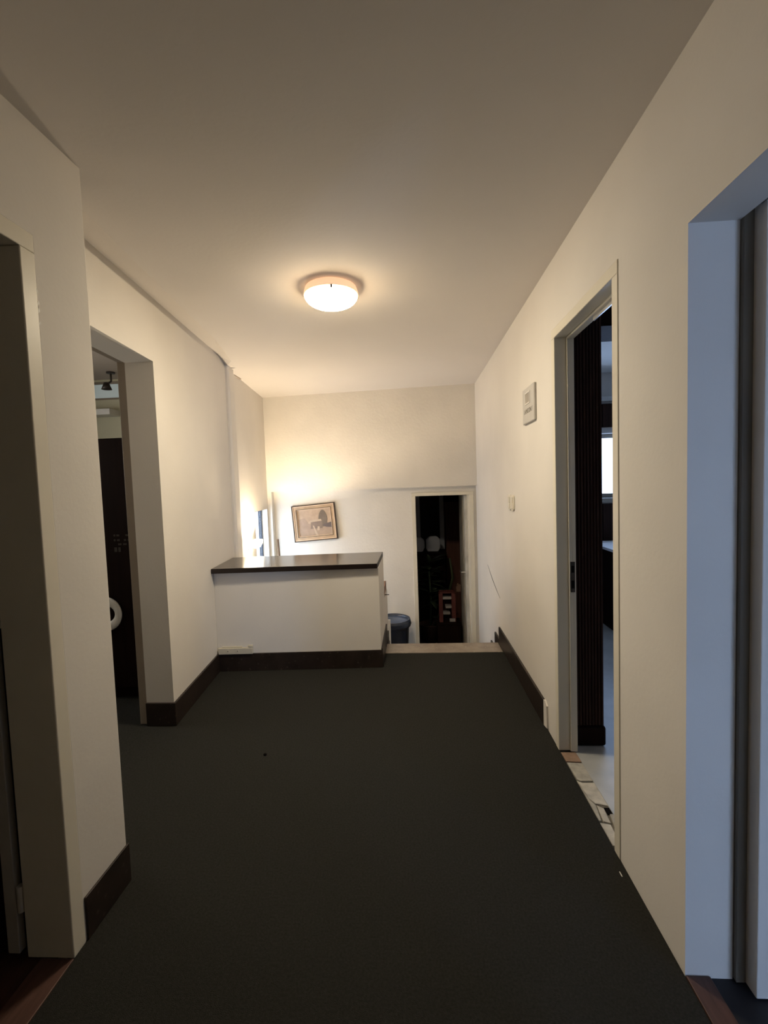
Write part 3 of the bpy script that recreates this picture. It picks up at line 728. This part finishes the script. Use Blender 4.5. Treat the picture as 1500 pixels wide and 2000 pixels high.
# potted plant
pt = thing('potted_plant', (.20, 6.30, LOW), 'dark leafy potted plant inside the store room doorway', 'plant')
part(MB().lathe([(0, LOW), (.11, LOW), (.15, LOW + .24), (.16, LOW + .25), (.14, LOW + .25), (.13, LOW + .22), (0, LOW + .22)], (.20, 6.30, 0), 28), 'pot', mat('dark_clay_pot', (.05, .03, .025), .8, .1, var=.2), pt, smooth=True)
LEAF = mat('dark_green_leaf', (.025, .04, .02), .5, .3, var=.3, vscale=12)
rnd = random.Random(11)
part(MB().tube([(.20, 6.30, LOW + .2), (.22, 6.29, -.2), (.20, 6.30, .2)], .014), 'stem', LEAF, pt, smooth=True)
part(MB().tube([(.24, 6.28, LOW + .2), (.44, 6.12, -.1), (.50, 6.02, .16), (.466, 6.0, .42)], [.02, .018, .016, .012]), 'stem', mat('green_stalk', (.05, .06, .03), .6, .2, var=.2), pt, smooth=True)
for i in range(34):
    a = rnd.uniform(0, 2 * math.pi); zz = rnd.uniform(-.45, .36); L = rnd.uniform(.14, .26); ww = L * .22
    dr = Vector((math.cos(a), math.sin(a) * .25, rnd.uniform(-.2, .8))).normalized()
    sd = dr.cross(Vector((0, 0, 1))).normalized(); nn = sd.cross(dr)
    o0 = Vector((.21, 6.30, zz)) + Vector((math.cos(a), math.sin(a), 0)) * .02
    P = [o0, o0 + dr * L * .3 + sd * ww, o0 + dr * L * .7 + sd * ww * .8 - nn * .01, o0 + dr * L - nn * .04, o0 + dr * L * .7 - sd * ww * .8 - nn * .01, o0 + dr * L * .3 - sd * ww, o0 + dr * L * .5 - nn * .012]
    m = MB().add(P + [p - nn * .003 for p in P], [(0, 1, 6), (1, 2, 6), (2, 3, 6), (3, 4, 6), (4, 5, 6), (5, 0, 6), (7, 13, 8), (8, 13, 9), (9, 13, 10), (10, 13, 11), (11, 13, 12), (12, 13, 7),
                                                  (0, 7, 8, 1), (1, 8, 9, 2), (2, 9, 10, 3), (3, 10, 11, 4), (4, 11, 12, 5), (5, 12, 7, 0)])
    part(m, 'leaf', LEAF, pt, smooth=True)
# red rack with white pieces, standing on a dark crate
ck = thing('dark_crate', (.42, 5.85, LOW), 'black crate on the store room floor under the red rack', 'crate')
part(MB().box(.27, .56, 5.74, 5.99, LOW, -.385), 'crate_body', DWOOD2, ck, bevel=.003)
part(MB().box(.26, .57, 5.73, 6.00, -.384, -.365), 'crate_lid', DWOOD2, ck, bevel=.003)
rk = thing('red_rack', (.40, 5.86, -.364), 'small dull red rack with white shelves on the black crate', 'rack')
RED = mat('dull_red_paint', (.10, .030, .026), .6, .2, var=.2)
WD = mat('dusty_white_plastic', (.30, .28, .27), .6, .2, var=.1)
for x in (.300, .462):
    part(MB().prism([(5.80, -.364), (5.96, -.364), (5.94, .0), (5.82, .0)], 0, x, x + .05), 'side_panel', RED, rk, bevel=.003)
part(MB().box(.350, .462, 5.925, 5.938, -.36, -.02), 'back_panel', mat('dark_red_paint', (.03, .012, .011), .7, .1, var=.1), rk)
for x0, x1, z in ((.352, .461, -.075), (.385, .461, -.19), (.352, .44, -.27)):
    part(MB().box(x0, x1, 5.82, 5.924, z, z + .028), 'shelf', WD, rk, bevel=.003)
part(MB().box(.31, .50, 5.82, 5.95, .001, .016), 'top_board', RED, rk, bevel=.003)
part(MB().box(.43, .50, 5.79, 5.80, -.355, -.315), 'white_tag', WD, rk)
tag(MB().prism([(.535, .0), (.590, .005), (.592, .09), (.560, .105), (.530, .06)], 1, 5.90, 5.97).obj('cardboard_box', mat('tan_cardboard', (.16, .10, .07), .8, .1, var=.1)), 'small tan cardboard scrap beside the open far door', 'box')

# ------------------------------------------------------------------ small things on the carpet
tag(MB().lathe([(.0005, 0), (.008, .001), (.009, .005), (.004, .009), (.0005, .009)], (-.815, 2.31, 0), 10).obj('crumb', BLACKM, smooth=True), 'tiny dark crumb on the carpet', 'crumb')
tag(MB().box(.694, .697, 1.585, 1.606, 0.0, .002).obj('paper_scrap', WHITEP), 'thin white paper scrap on the carpet below the office door frame', 'paper')
